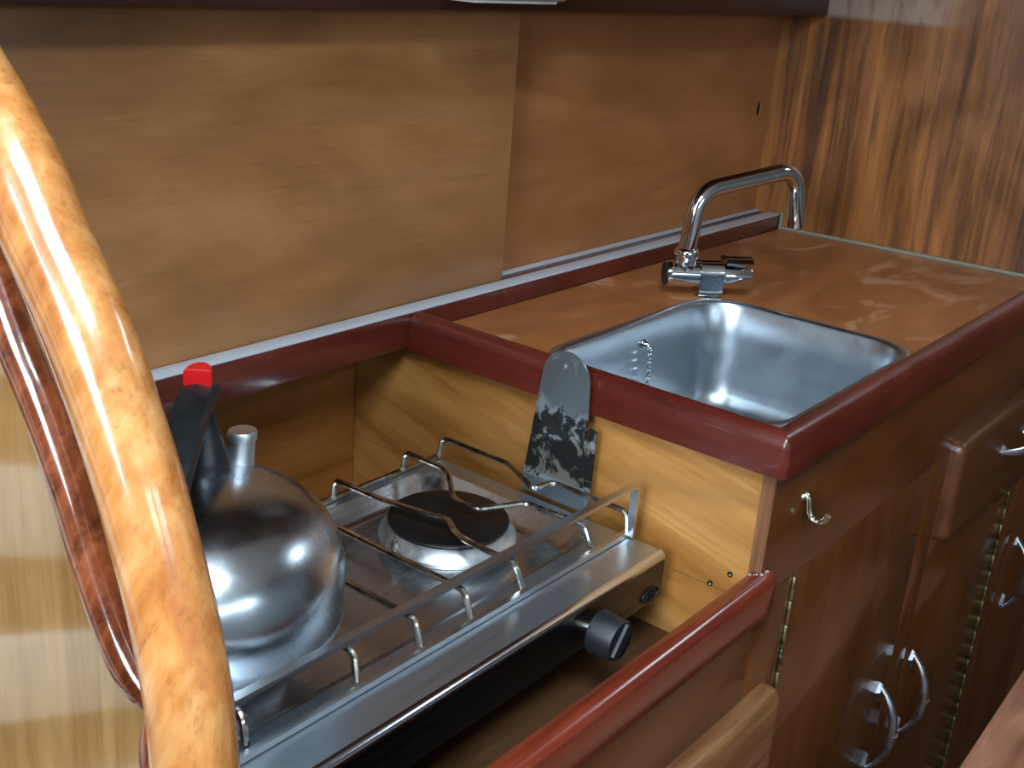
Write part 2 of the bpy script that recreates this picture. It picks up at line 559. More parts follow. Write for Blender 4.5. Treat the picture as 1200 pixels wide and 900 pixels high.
def catmull(pts, n=6):
    """smooth curve through points of any dimension"""
    out = []
    P = [pts[0]] + list(pts) + [pts[-1]]
    for i in range(1, len(P) - 2):
        for k in range(n):
            t = k / n
            out.append(tuple(0.5 * (2 * P[i][d] + (P[i + 1][d] - P[i - 1][d]) * t + (2 * P[i - 1][d] - 5 * P[i][d] + 4 * P[i + 1][d] - P[i + 2][d]) * t * t
                                    + (3 * P[i][d] - P[i - 1][d] - 3 * P[i + 1][d] + P[i + 2][d]) * t ** 3) for d in range(len(P[i]))))
    out.append(tuple(pts[-1]))
    return out


# ------------------------------------------------------------------ key dimensions
Z_TOP = 0.0185        # worktop surface
Z_TRIM = 0.041        # top of worktop edging
Y_RAIL = 0.4445       # front face of the track rail
X_END = 0.012         # stove-side face of the end panel
Y_FRONT = 0.010       # face of cabinet fronts
Z_FLOOR = -0.198      # floor of the stove recess
X_BH = -0.526         # galley side of the left bulkhead


def x_wall(y):        # the right bulkhead stands slightly askew
    return 0.8696 + (0.443 - y) * 0.067


# ------------------------------------------------------------------ setting
w = MB()
w.prism([(x_wall(0.60), 0.60), (x_wall(-0.13), -0.13), (x_wall(-0.13) + 0.02, -0.13), (x_wall(0.60) + 0.02, 0.60)], 'z', -0.02, 1.22)
structure(w.build('wall_right', M['wall_right']))
structure(MB().box(-2.3, 2.6, 0.585, 0.605, -0.95, 1.22).build('wall_back', M['cabin_wood']))
structure(MB().box(-2.3, 2.6, -2.02, -2.0, -0.95, 1.22).build('wall_front', M['pale_lining']))
structure(MB().box(2.6, 2.62, -2.02, 0.605, -0.95, 1.22).build('wall_far_right', M['cabin_wood']))
structure(MB().box(-2.3, -2.28, -2.02, 0.605, -0.95, 1.22).build('wall_aft', M['cabin_wood']))
structure(MB().box(-2.3, 2.62, -2.02, 0.605, -0.97, -0.95).build('floor', M['sole']))
def hatch_ceiling(name, x0, x1, h):
    structure(MB().slab_with_hole([(x0, -2.02), (x1, -2.02), (x1, 0.605), (x0, 0.605)], [(h[0], h[2]), (h[1], h[2]), (h[1], h[3]), (h[0], h[3])], 1.23, 1.26).build(name, M['headliner']))


hatch_ceiling('ceiling', -2.3, 0.4, (-1.28, -0.62, -0.83, -0.17))
hatch_ceiling('ceiling', 0.4, 2.62, (1.29, 1.81, -0.98, -0.46))
structure(MB().box(-1.25, 2.6, 0.13, 0.585, 0.60, 0.64).build('ceiling_side', M['cabin_wood']))  # unseen side deck, edge placed to shade the upper back wall
# unseen striped boards, added to reflect pale bands in the left bulkhead
reflector = MB().box(-1.6, X_BH - 0.02, 0.57, 0.584, -0.9, 0.7).build('trim_reflector', M['cabin_wood'])
structure(reflector)
for k in range(9):
    z0 = -0.625 + k * 0.178
    x0_, x1_ = -1.5, X_BH - 0.025
    zs = lambda x: z0 + 0.38 * (x - x1_)
    MB().prism([(x0_, zs(x0_)), (x1_, zs(x1_)), (x1_, zs(x1_) + 0.089), (x0_, zs(x0_) + 0.089)], 'y', 0.55, 0.57, 0.002).build('reflector_plank', M['white_paint'], reflector)

# left bulkhead with its curved edge
POLE = [(0.3750, 0.400, 0.0243), (0.3161, 0.3656, 0.0243), (0.2673, 0.3288, 0.0237), (0.2428, 0.3089, 0.0234), (0.2166, 0.2816, 0.0232), (0.1961, 0.2529, 0.0231),
        (0.1658, 0.2150, 0.0230), (0.1433, 0.1797, 0.0230), (0.1218, 0.1376, 0.0231), (0.1091, 0.1061, 0.0232), (0.0982, 0.0774, 0.0233),
        (0.0882, 0.0440, 0.0236), (0.0823, 0.0144, 0.0238), (0.0787, -0.0234, 0.0242), (0.0759, -0.0726, 0.0248), (0.0745, -0.14, 0.0248), (0.0745, -0.26, 0.0248)]
curve = catmull(POLE, 4)
bh = [(p[0] + 0.012, p[1] + 0.004) for p in curve] + [(0.0865, -0.6), (0.0865, -0.93), (0.57, -0.93), (0.57, 0.400 + 0.004)]
structure(MB().prism(bh, 'x', X_BH - 0.016, X_BH).build('wall_left', M['bulkhead']))

post = thing('edge_post', (-0.55, 0.0745, -0.26), 'thick golden varnished wooden post curving along the bulkhead edge, in front of the kettle', 'post')
MB().tube([(-0.55, p[0], p[1]) for p in curve], 0.023, 22, rs=[p[2] for p in curve], up=(1, 0, 0)).build('shaft', M['pole'], post)
# tail of the laminate where the darker rail runs out
t = catmull([(0.118, 0.016, 0.003), (0.1105, -0.004, 0.007), (0.110, -0.030, 0.011), (0.108, -0.075, 0.013), (0.107, -0.14, 0.013), (0.107, -0.26, 0.013)], 5)
MB().tube([(-0.5515, p[0], p[1]) for p in t], 0.01, 14, rs=[p[2] for p in t], up=(1, 0, 0)).build('lamination', M['rail_dark'], post)['label'] = 'darker brown strip along the foot of the post'
DARK = [(0.3300, 0.330, 0.0141), (0.2795, 0.2563, 0.0141), (0.2581, 0.2160, 0.0141), (0.2363, 0.1785, 0.0141), (0.2208, 0.1570, 0.0141), (0.2039, 0.1291, 0.0141), (0.1889, 0.1010, 0.0141),
        (0.1751, 0.0700, 0.0142), (0.1626, 0.0450, 0.0142), (0.1500, 0.0240, 0.0142), (0.1363, 0.0085, 0.0138), (0.1240, 0.0000, 0.0115), (0.1130, -0.0050, 0.007)]
dc = catmull(DARK, 5)
tag(MB().tube([(-0.5455, p[0], p[1]) for p in dc], 0.014, 18, rs=[p[2] for p in dc], up=(1, 0, 0)).build('grab_rail', M['rail_dark']),
    'slim dark brown glossy rail curving beside the golden post at the left', 'rail')

# beam above the panels
structure(MB().box(X_BH, x_wall(0.42) - 0.0005, 0.420, 0.50, 0.351, 0.46, 0.002).build('trim_2', M['beam']))
structure(MB().box(X_BH, x_wall(0.47) - 0.001, 0.50, 0.52, 0.040, 1.22).build('wall_upper', M['dark_hole']))  # coloured dark so the finger hole looks deep in shade
lamp = thing('strip_lamp', (0.06, 0.39, 0.362), 'pale grey strip lamp fixed on the dark beam at the top', 'lamp')
MB().box(-0.012, 0.142, 0.372, 0.4195, 0.364, 0.40, 0.006, 3).build('lamp_body', M['lamp_plastic'], lamp)
MB().box(0.0, 0.13, 0.378, 0.412, 0.3612, 0.366, 0.002).build('diffuser', M['white_paint'], lamp)

# sealant where worktop and track meet the right bulkhead
s = MB()
s.prism([(x_wall(0.4445) - 0.0055, 0.4440), (x_wall(0.024) - 0.0055, 0.024), (x_wall(0.024) - 0.0005, 0.024), (x_wall(0.4445) - 0.0005, 0.4440)], 'z', Z_TOP, Z_TOP + 0.0055, 0.0012)
s.prism([(x_wall(0.4445) - 0.005, 0.4390), (x_wall(0.4445) - 0.0005, 0.4390), (x_wall(0.4445) - 0.0005, 0.4440), (x_wall(0.4445) - 0.005, 0.4440)], 'z', Z_TOP + 0.005, 0.046)
structure(s.build('trim_3', M['sealant']))

# ------------------------------------------------------------------ track rail and sliding doors
XR = x_wall(0.46) - 0.004
tr = thing('track_rail', (0.2, 0.46, 0.0), 'dark red mahogany rail with two aluminium tracks under the sliding panels', 'rail')
MB().box(X_BH + 0.001, X_END, Y_RAIL, 0.4995, 0.003, 0.0405, 0.0012).build('timber', M['trim'], tr)
MB().box(X_END + 0.0005, XR, Y_RAIL, 0.4995, Z_TOP + 0.0003, 0.0405, 0.0012).build('timber', M['trim'], tr)
MB().box(X_BH + 0.001, XR, Y_RAIL + 0.0008, 0.4655, 0.0405, 0.0432, 0.0006).build('front_track', M['alu'], tr)
MB().box(X_BH + 0.001, XR, 0.4820, 0.4900, 0.0405, 0.0440, 0.0006).build('rear_track', M['alu'], tr)
d = MB().box(X_BH + 0.002, 0.182, 0.4665, 0.4742, 0.0408, 0.352, 0.0006).build('sliding_panel', M['panel_left'])
tag(d, 'wide pale brown plywood sliding panel behind the kettle and stove', 'cabinet door', None)
# right panel has a finger hole
PX1 = x_wall(0.4995) - 0.0006
hx, hz = 0.8315, 0.2045
hole = [(hx + 0.0070 * math.cos(2 * PI * k / 20), hz + 0.0130 * math.sin(2 * PI * k / 20)) for k in range(20)]
d = MB().slab_with_hole([(0.150, 0.0412), (PX1, 0.0412), (PX1, 0.352), (0.150, 0.352)], hole, 0.4915, 0.4945, 'y').build('sliding_panel', M['panel_right'])
tag(d, 'reddish brown plywood sliding panel with a finger hole, behind the sink tap', 'cabinet door', None)

# ------------------------------------------------------------------ sink cabinet
cab = thing('sink_cabinet', (0.5, 0.2, -0.95), 'dark varnished mahogany galley cabinet with doors and drawer below the sink', 'cabinet')


def cpart(name, mb, mat, label=None, parent=cab):
    o = mb.build(name, mat, parent)
    if label:
        o['label'] = label
    return o


ep = cpart('end_panel', MB().box(X_END, X_END + 0.016, 0.0235, 0.535, -0.1305, 0.0), M['end_panel'], 'pale yellowish plywood panel facing the stove')
cpart('end_panel', MB().box(X_END, X_END + 0.016, 0.0235, 0.535, -0.93, -0.1312), M['end_panel'], 'pale yellowish plywood panel facing the stove, lower board')
for (py, pz) in ((0.0410, -0.1115), (0.0595, -0.1285)):
    q = MB().lathe([(0.0028, 0.0), (0.0026, 0.0012), (0.0014, 0.0012)], (X_END, py, pz), (-1, 0, 0), 14)
    h = q.build('screw_hole', M['dark_hole'], cab)
    MB().lathe([(0.0013, 0.0008), (0.0012, 0.0020), (0.0006, 0.0024)], (X_END, py - 0.0004, pz - 0.0006), (-1, 0, 0), 10).build('screw', M['screw'], h)
# face frame
cpart('stile', MB().box(0.0105, 0.0830, Y_FRONT, 0.0230, -0.93, -0.1275, 0.0006), M['front'])
cpart('top_rail', MB().box(0.0105, 1.25, Y_FRONT, 0.0230, -0.1268, -0.0002, 0.0006), M['front_x'])
cpart('stile_edge', MB().box(0.0096, 0.0105, Y_FRONT + 0.0006, 0.0229, -0.93, -0.0004), M['end_grain'], 'raw lighter brown edge of the corner stile')
cpart('stile', MB().box(0.4580, 0.5120, Y_FRONT, 0.0230, -0.93, -0.1275, 0.0006), M['front'])
cpart('rail', MB().box(0.5125, 0.945, Y_FRONT, 0.0230, -0.2960, -0.1275, 0.0006), M['front_x'])
cpart('stile', MB().box(0.8755, 0.9450, Y_FRONT, 0.0230, -0.93, -0.2965, 0.0006), M['front'])
cpart('side_panel', MB().box(1.235, 1.25, 0.0235, 0.535, -0.93, -0.022), M['front'])
cpart('plinth', MB().box(0.083, 1.235, 0.0245, 0.030, -0.93, -0.06), M['front_x'])


def handle_mesh(c, along, proud):
    """bow handle with pointed feet and a ridge at its middle; c centre on face"""
    c, a, o = Vector(c), Vector(along), Vector((0, -1, 0))
    L = 0.064
    pts, rs = [], []
    for k in range(25):
        t = -1 + 2 * k / 24
        s = t * L
        pr = proud * (1 - abs(t) ** 2.6) + 0.0015
        pts.append(c + a * s + o * pr)
        rs.append(0.0030 + 0.0056 * (1 - abs(t) ** 1.5))
    mb = MB()
    mb.tube(pts, 0.005, 12, rs=rs, flat=0.72, up=o)
    # ridge
    pts, rs = [], []
    for k in range(11):
        t = -0.05 + 0.80 * k / 10
        pts.append(c + a * (-t * L) + o * (proud * (1 - abs(t) ** 2.6) + 0.0040 * (1 - k / 10.0) + 0.0015))
        rs.append(0.0075 - 0.0045 * k / 10)
    mb.tube(pts, 0.004, 8, rs=rs, flat=0.6, up=o)
    # pointed feet
    side = a.cross(o)
    for sg in (-1, 1):
        e = c + a * (sg * L)
        tip, wid, inn = e + a * (sg * 0.004), side * 0.0100, e - a * (sg * 0.026)
        base = [tip, e - a * sg * 0.008 + wid, inn, e - a * sg * 0.008 - wid]
        top = [p + o * 0.0045 for p in (tip - a * sg * 0.003, e - a * sg * 0.008 + wid * 0.6, inn + a * sg * 0.002, e - a * sg * 0.008 - wid * 0.6)]
        mb.quad_strip([base, top], True, True, True)
    return mb


def door(x0, x1, z1, hx, hz, hinge):
    o = cpart('door', MB().box(x0, x1, Y_FRONT, 0.0230, -0.93, z1, 0.0012), M['front'])
    handle_mesh((hx, Y_FRONT, hz), (0, 0, 1), 0.026).build('handle', M['dark_chrome'], o)['label'] = 'chrome bow handle'
    if hinge:
        hb = MB().box(hinge - 0.0018, hinge + 0.0018, Y_FRONT - 0.0008, Y_FRONT + 0.004, -0.92, z1 - 0.0015)
        k = z1 - 0.003
        while k > -0.88:
            hb.lathe([(0.0016, 0), (0.0022, 0.0008), (0.0022, 0.0240), (0.0016, 0.0248)], (hinge, Y_FRONT - 0.0006, k - 0.025), (0, 0, 1), 8)
            k -= 0.027
        hb.build('hinge', M['brass'], o)['label'] = 'tarnished brass piano hinge'
    return o


door(0.0895, 0.4570, -0.1278, 0.4300, -0.4880, 0.0862)
door(0.5130, 0.8665, -0.2968, 0.5430, -0.4930, 0.8690)
door(0.9465, 1.2340, -0.2968, 0.9990, -0.4900, None)


def proud_front(x0, x1, z0, z1, th, r):
    """overlay drawer front with rounded edges all round"""
    mb = MB()
    prof = [(0.0, 0.0), (0.0, th * 0.35)] + [(r - r * math.cos(a), th - r * 0.8 + r * 0.8 * math.sin(a)) for a in [PI / 2 * k / 5 for k in range(1, 6)]]
    loops = []
    for ins, h in prof:
        loops.append([(x, Y_FRONT - h, z) for x, z in rrect(x0 + ins, x1 - ins, z0 + ins, z1 - ins, max(0.003, 0.012 - ins * 0.3), 4)])
    return mb.quad_strip(loops, True, True, True)


dr = cpart('drawer', proud_front(0.5150, 0.9650, -0.2520, -0.1160, 0.018, 0.011), M['drawer'])
handle_mesh((0.745, Y_FRONT - 0.018, -0.172), (1, 0, 0), 0.024).build('handle', M['dark_chrome'], dr)['label'] = 'chrome bow handle'

# ------------------------------------------------------------------ worktop
wt = thing('worktop', (0.45, 0.22, 0.0), 'orange brown worktop edged in dark red mahogany around the steel sink', 'worktop')
BX0, BX1, BY0, BY1, BR = 0.052, 0.404, 0.043, 0.304, 0.050
hole = rrect(BX0 - 0.002, BX1 + 0.002, BY0 - 0.002, BY1 + 0.002, BR, 8)
outer = [(0.0205, 0.0205), (x_wall(0.0205) - 0.0006, 0.0205), (x_wall(0.4443) - 0.0006, 0.4443), (0.0205, 0.4443)]
MB().slab_with_hole(outer, hole, 0.0006, Z_TOP).build('top', M['counter'], wt)
PROF = [(0.0, 0.0003), (0.0, 0.027), (0.0008, 0.0315), (0.0028, 0.0358), (0.0060, 0.0390), (0.0105, 0.0408), (0.0145, 0.0410), (0.0185, 0.0396), (0.0203, 0.0370), (0.0203, 0.0003)]
RC = 0.0065


def corner(o, z, deg):
    """rounded outer corner of the edging, mitred inside"""
    if o >= RC:
        return (o, o, z)
    a = math.radians(deg)
    return (RC - (RC - o) * math.cos(a), RC - (RC - o) * math.sin(a), z)


e = MB().quad_strip([[(o, 0.4440, z) for o, z in PROF]] + [[corner(o, z, dg) for o, z in PROF] for dg in (0, 15, 30, 45)], True, True, True)
bmesh.ops.remove_doubles(e.bm, verts=e.bm.verts, dist=1e-7)
e.build('end_edging', M['trim_y'], wt)
e = MB().quad_strip([[corner(o, z, dg) for o, z in PROF] for dg in (45, 60, 75, 90)] + [[(x_wall(o) - 0.0006, o, z) for o, z in PROF]], True, True, True)
bmesh.ops.remove_doubles(e.bm, verts=e.bm.verts, dist=1e-7)
e.build('front_edging', M['trim'], wt)

# ------------------------------------------------------------------ sink
sk = thing('sink', (0.228, 0.174, -0.11), 'rectangular stainless steel sink bowl with rounded corners set in the worktop', 'sink')


def bowl_loops(spec):
    return [[(x, y, z) for x, y in rrect(BX0 + i, BX1 - i, BY0 + i, BY1 - i, max(0.012, BR - i * k), 8)] for i, z, k in spec]


spec = [(0.0005, Z_TOP + 0.0012, 0.6), (0.0025, Z_TOP - 0.002, 0.6), (0.005, -0.02, 0.6), (0.010, -0.075, 0.6), (0.0125, -0.093, 0.6), (0.018, -0.105, 0.6), (0.027, -0.1130, 0.6), (0.040, -0.1165, 0.6), (0.07, -0.1180, 0.4)]
b = MB().quad_strip(bowl_loops(spec), True, False, False)
inner = bowl_loops([(0.07, -0.1180, 0.4), (0.10, -0.1195, 0.3)])
b.quad_strip(inner, True, False, True)
b.build('bowl', M['steel'], sk, sharp=60)
rim = [(-0.0115, Z_TOP + 0.0002, 0.6), (-0.0105, Z_TOP + 0.0022, 0.6), (-0.006, Z_TOP + 0.0032, 0.6), (-0.002, Z_TOP + 0.0028, 0.6), (0.0005, Z_TOP + 0.0010, 0.6)]
MB().quad_strip(bowl_loops(rim)).build('rim', M['steel'], sk, sharp=70)
MB().lathe([(0.0, 0.0035), (0.016, 0.0035), (0.020, 0.0045), (0.026, 0.0035), (0.028, 0.0)], (0.228, 0.174, -0.1195), sides=28, caps=(False, False)).build('drain', M['chrome'], sk)
ey = MB().lathe([(0.0056, 0.0), (0.0056, 0.0014), (0.0036, 0.0026), (0.0020, 0.007)], (0.2445, 0.2992, -0.006), (0, -1, 0), 12)
ey.tube([(0.2445 + 0.0032 * math.cos(a), 0.2915, -0.009 + 0.0032 * math.sin(a)) for a in [2 * PI * k / 12 for k in range(12)]], 0.0009, 6, closed=True, up=(0, 1, 0))
ey.build('chain_eyelet', M['chrome'], sk)
ch = MB()
for k in range(17):
    z = -0.0138 - k * 0.0050
    y = 0.2900 - 0.0003 * k
    lk = []
    for j in range(10):
        a = 2 * PI * j / 10
        u, v = 0.0026 * math.cos(a), 0.0034 * math.sin(a)
        lk.append((0.2442 + (u if k % 2 else 0.25 * u) - 0.0002 * k, y + (0.25 * u if k % 2 else u), z + v))
    ch.tube(lk, 0.0010, 5, closed=True)
ch.build('plug_chain', M['chrome'], sk)['kind'] = 'stuff'

# ------------------------------------------------------------------ tap
tap = thing('tap', (0.4107, 0.3154, Z_TOP), 'chrome folding tap with bent spout behind the corner of the sink', 'tap')
dx, dy = 0.7071, -0.7071
B0 = Vector((0.4107, 0.3154, 0.0))
DV = Vector((dx, dy, 0))
NV = Vector((-0.7071, -0.7071, 0))


def along(s, z, n=0.0):
    return B0 + DV * s + NV * n + Vector((0, 0, z))


MB().lathe([(0.0185, 0.0002), (0.0185, 0.0016), (0.0165, 0.0032)], (B0.x, B0.y, Z_TOP), sides=28).build('base_ring', M['chrome'], tap)
# saddle block that carries the cross body
sad = MB()
prof = [(-0.0150, 0.0), (-0.0168, 0.026)] + [(-0.0176 * math.cos(a), 0.026 + 0.0176 * math.sin(a)) for a in [PI * k / 10 for k in range(1, 10)]] + [(0.0168, 0.026), (0.0150, 0.0)]
lo = [along(-0.0150, Z_TOP + 0.003 + h, n) for n, h in prof]
hi = [along(0.0150, Z_TOP + 0.003 + h, n) for n, h in prof]
sad.quad_strip([lo, hi], True, True, True)
sad.build('saddle', M['chrome'], tap)
ZB = Z_TOP + 0.0265
MB().lathe([(0.0142, -0.0565), (0.0157, -0.0560), (0.0164, -0.0525), (0.0164, -0.0500), (0.0157, -0.0495), (0.0157, -0.0485), (0.0164, -0.048), (0.0164, -0.0155)], along(0, ZB), DV, 28).build('body', M['chrome'], tap)
MB().lathe([(0.0146, -0.0585), (0.0146, -0.0562)], along(0, ZB), DV, 24).build('end_cap', M['black_plastic'], tap)
lev = MB().lathe([(0.0140, 0.0150), (0.0160, 0.0158), (0.0165, 0.0165), (0.0165, 0.0500), (0.0156, 0.0515), (0.0, 0.0518)], along(0, ZB), DV, 28, (True, False))
lo, hi = [], []
for k in range(11):
    a = math.radians(50 + 80 * k / 10)
    lo.append((0.0150, 0.0205 * math.cos(a), 0.0205 * math.sin(a)))
for k in range(11):
    a = math.radians(130 - 80 * k / 10)
    lo.append((0.0150, 0.0265 * math.cos(a), 0.0265 * math.sin(a)))
lev.quad_strip([[along(0.0165, ZB + z, n) for s_, n, z in lo], [along(0.0505, ZB + z, n) for s_, n, z in lo]], True, True, True)
lo = [(-0.0045, 0.012), (0.0045, 0.012), (0.0045, 0.0220), (-0.0045, 0.0220)]
lev.quad_strip([[along(0.034, ZB + z, n) for n, z in lo], [along(0.0500, ZB + z, n) for n, z in lo]], True, True, True)
lev.build('lever', M['chrome'], tap)
SP = B0 + DV * -0.0330
MB().lathe([(0.0155, 0.006), (0.0142, 0.0135), (0.0145, 0.0210), (0.0154, 0.0225), (0.0154, 0.0300), (0.0136, 0.0330), (0.0110, 0.0342)], (SP.x, SP.y, ZB), sides=26).build('collar', M['chrome'], tap)
spts = [(SP.x, SP.y, ZB + 0.028), (0.3872, 0.3395, 0.1080), (0.3960, 0.3366, 0.1490), (0.5440, 0.2826, 0.1718), (0.5555, 0.2785, 0.1300), (0.5597, 0.2770, 0.0965)]
sp = fillet([spts[0], spts[2], spts[3], spts[5]], 0.030, 9)
MB().tube(sp, 0.0112, 18, up=(0.34, 0.94, 0)).build('spout', M['chrome'], tap)
# three small marks on the saddle face
mk = MB()
for k in range(3):
    s0 = 0.0030 + k * 0.0034
    c0 = along(s0, ZB - 0.0035, 0.0170)
    mk.quad_strip([[c0 + Vector((0, 0, z)) + DV * q - NV * h for q, z in ((-0.0011, -0.0013), (0.0011, -0.0013), (0.0012, 0.0013), (-0.0009, 0.0013))] for h in (0.0, -0.0003)], True, True, True)
mk.build('mark', M['grey_ink'], tap)

# ------------------------------------------------------------------ cup hook
hk = thing('cup_hook', (0.0765, Y_FRONT, -0.060), 'small tarnished metal hook on the cabinet front under the worktop corner', 'hook')
MB().lathe([(0.0050, 0.0), (0.0046, 0.0016), (0.0026, 0.0030)], (0.0765, Y_FRONT, -0.0430), (0, -1, 0), 16).build('flange', M['hook'], hk)
hp = catmull([(0.0765, Y_FRONT - 0.001, -0.0405), (0.0765, Y_FRONT - 0.0042, -0.0430), (0.0765, Y_FRONT - 0.0055, -0.0480), (0.0765, Y_FRONT - 0.0072, -0.0560), (0.0765, Y_FRONT - 0.0118, -0.0622),
              (0.0765, Y_FRONT - 0.0182, -0.0628), (0.0765, Y_FRONT - 0.0232, -0.0588), (0.0765, Y_FRONT - 0.0256, -0.0530)], 5)
MB().tube(hp, 0.0032, 12, up=(1, 0, 0)).build('hook_shank', M['hook'], hk)

# ------------------------------------------------------------------ stove recess
rc = thing('stove_recess', (-0.25, 0.27, -0.95), 'wooden recess cabinet with red front rail that holds the stove', 'cabinet')
MB().box(X_BH + 0.0005, X_END - 0.0005, 0.5352, 0.548, Z_FLOOR, 0.32).build('back_panel', M['niche_back'], rc)
MB().box(X_BH + 0.0005, X_END - 0.0005, 0.0235, 0.535, Z_FLOOR - 0.015, Z_FLOOR).build('floor_board', M['niche_floor_shaded'], rc)
MB().box(X_BH + 0.0005, X_BH + 0.012, 0.0235, 0.535, Z_FLOOR, -0.105).build('side_panel', M['niche_back'], rc)  # unseen panel added to shade the recess floor
MB().box(X_BH + 0.0005, 0.0090, Y_FRONT, 0.0230, -0.93, -0.1385, 0.0006).build('front_panel', M['front_x'], rc)
FP = [(0.0005, -0.1400), (0.0, -0.1385), (0.0, -0.1060), (0.0010, -0.1030), (0.0040, -0.0995), (0.0080, -0.0975), (0.0140, -0.0975), (0.0190, -0.0990), (0.0206, -0.1015), (0.0206, -0.1400)]
f = MB().quad_strip([[(X_BH + 0.0005, y, z) for y, z in FP], [(0.0090, y, z) for y, z in FP]], True, True, True)
# rounded tongue lapping past the corner stile
FT = [(y, z) for y, z in FP if y <= 0.0081] + [(0.0094, -0.0985), (0.0094, -0.1400)]
f.quad_strip([[(0.0090, y, z) for y, z in FT], [(0.0210, y, z) for y, z in FT], [(0.0245, y + 0.0018 if y < 0.008 else y, z) for y, z in FT]], True, True, True)
f.build('fiddle_rail', M['fiddle'], rc)['label'] = 'glossy dark red rail along the front of the recess'
sl = MB()
for x, y, r in ((0.0004, 0.0170, 0.0016), (0.0026, 0.0140, 0.0011), (0.0052, 0.0125, 0.0014), (0.0080, 0.0090, 0.0020), (0.0150, 0.0085, 0.0013), (0.0178, 0.0082, 0.0016)):
    sl.lathe([(r, 0.0), (r * 0.9, r * 0.5), (r * 0.4, r * 0.8)], (x, y, -0.0978), (0, 0, 1), 8)
sl.build('sealant_blob', M['white_sealant'], rc)
o = proud_front(-0.42, 0.0610, -0.40, -0.2330, 0.022, 0.014).build('drawer', M['drawer_pale'], rc)
o['label'] = 'worn lighter brown drawer front with rounded edge'

# ------------------------------------------------------------------ hob
ZH = -0.1005
HX0, HX1, HY0, HY1 = -0.5130, -0.012, 0.0955, 0.3880
hob = thing('stove', (-0.266, 0.24, Z_FLOOR), 'two burner stainless steel marine stove with wire pot rails', 'stove')
# top skin with the tray opening, rolled front edge
TX0, TX1, TY0, TY1 = -0.490, -0.036, 0.158, 0.370
tray_o = rrect(TX0, TX1, TY0, TY1, 0.030, 7)
MB().slab_with_hole(rrect(HX0 + 0.002, HX1 - 0.002, HY0 + 0.007, HY1 - 0.002, 0.006, 3), tray_o, ZH - 0.0012, ZH).build('top_skin', M['hob_steel'], hob)
pf = [(HY0 + 0.0070, ZH), (HY0 + 0.0045, ZH - 0.0005), (HY0 + 0.0020, ZH - 0.0018), (HY0 + 0.0006, ZH - 0.0040), (HY0, ZH - 0.0065)]
fr = MB()
def xr_at(z):   # right-hand corner radius of the front is small
    return HX1
fr.quad_strip([[(HX0, y, z) for y, z in pf], [(HX1 - 0.002, y, z) for y, z in pf], [(HX1, y + 0.002, z) for y, z in pf]], False)
fr.build('front_edge', M['edge_steel'], hob)
fp = MB().prism([(HX0, HY0 + 0.004), (HX0, HY0), (HX1 - 0.003, HY0), (HX1 - 0.0008, HY0 + 0.0008), (HX1, HY0 + 0.003), (HX1, HY0 + 0.004)], 'z', ZH - 0.0460, ZH - 0.0065)
fpo = fp.build('front_panel', M['dark_reflect_steel'], hob)
MB().box(HX1 - 0.0015, HX1, HY0 + 0.0042, HY1 - 0.002, ZH - 0.0460, ZH - 0.0012).build('side_panel', M['hob_steel'], hob)
MB().box(HX0, HX0 + 0.0015, HY0 + 0.0042, HY1 - 0.002, ZH - 0.0460, ZH - 0.0012).build('side_panel', M['hob_steel'], hob)
MB().box(HX0, HX1, HY1 - 0.002, HY1, ZH - 0.0460, ZH - 0.0012).build('back_panel', M['hob_steel'], hob)
MB().box(HX0 + 0.002, HX1 - 0.002, HY0 + 0.005, HY1 - 0.0025, ZH - 0.0458, ZH - 0.0445).build('bottom_pan', M['dark_reflect_steel'], hob)
for fx in (-0.47, -0.062):
    for fy in (0.14, 0.345):
        MB().lathe([(0.012, 0.0), (0.013, 0.004), (0.010, 0.053)], (fx, fy, Z_FLOOR), sides=16).build('foot', M['black_plastic'], hob)
tl = []
for ins, z, k in ((0, ZH, 1), (0.0015, ZH - 0.0012, 1), (0.014, ZH - 0.0135, 0.9), (0.018, ZH - 0.0162, 0.9), (0.023, ZH - 0.0172, 0.9)):
    tl.append([(x, y, z) for x, y in rrect(TX0 + ins, TX1 - ins, TY0 + ins, TY1 - ins, 0.030 - ins * 0.5, 7)])
MB().quad_strip(tl, True, False, True).build('tray', M['tray_steel'], hob, sharp=50)
ZT = ZH - 0.0172


def burner(cx, cy):
    b = MB().lathe([(0.050, 0.0), (0.0565, 0.0), (0.0565, 0.0035), (0.0600, 0.0045), (0.0648, 0.0085), (0.0652, 0.0125), (0.0625, 0.0160), (0.0560, 0.0225), (0.050, 0.0240), (0.046, 0.0245)], (cx, cy, ZT), sides=48).build('burner', M['alu_cast'], hob)
    MB().lathe([(0.050, 0.0247), (0.0560, 0.0252), (0.0572, 0.0268), (0.0566, 0.0284), (0.052, 0.0294), (0.030, 0.0300), (0.004, 0.0302)], (cx, cy, ZT), sides=48).build('burner_cap', M['enamel'], b)
    a = math.radians(172)
    MB().lathe([(0.0030, 0.010), (0.0030, 0.0215), (0.0012, 0.0220), (0.0012, 0.0260)], (cx + 0.0635 * math.cos(a), cy + 0.0635 * math.sin(a), ZT), sides=8).build('electrode', M['screw'], b)


burner(-0.1250, 0.2670)
burner(-0.4070, 0.2670)

# pot supports: wires that run front to back, jogging in towards the burners
WR, ZR, ZW = 0.0028, ZH + 0.0028, ZH + 0.0250
YF, YB = 0.1475, 0.3790


def wire(points):
    p = fillet(points, 0.007, 4)
    MB().tube(p, WR, 8).build('grate_wire', M['wire'], hob)


def mirror(x):
    return -0.525 - x


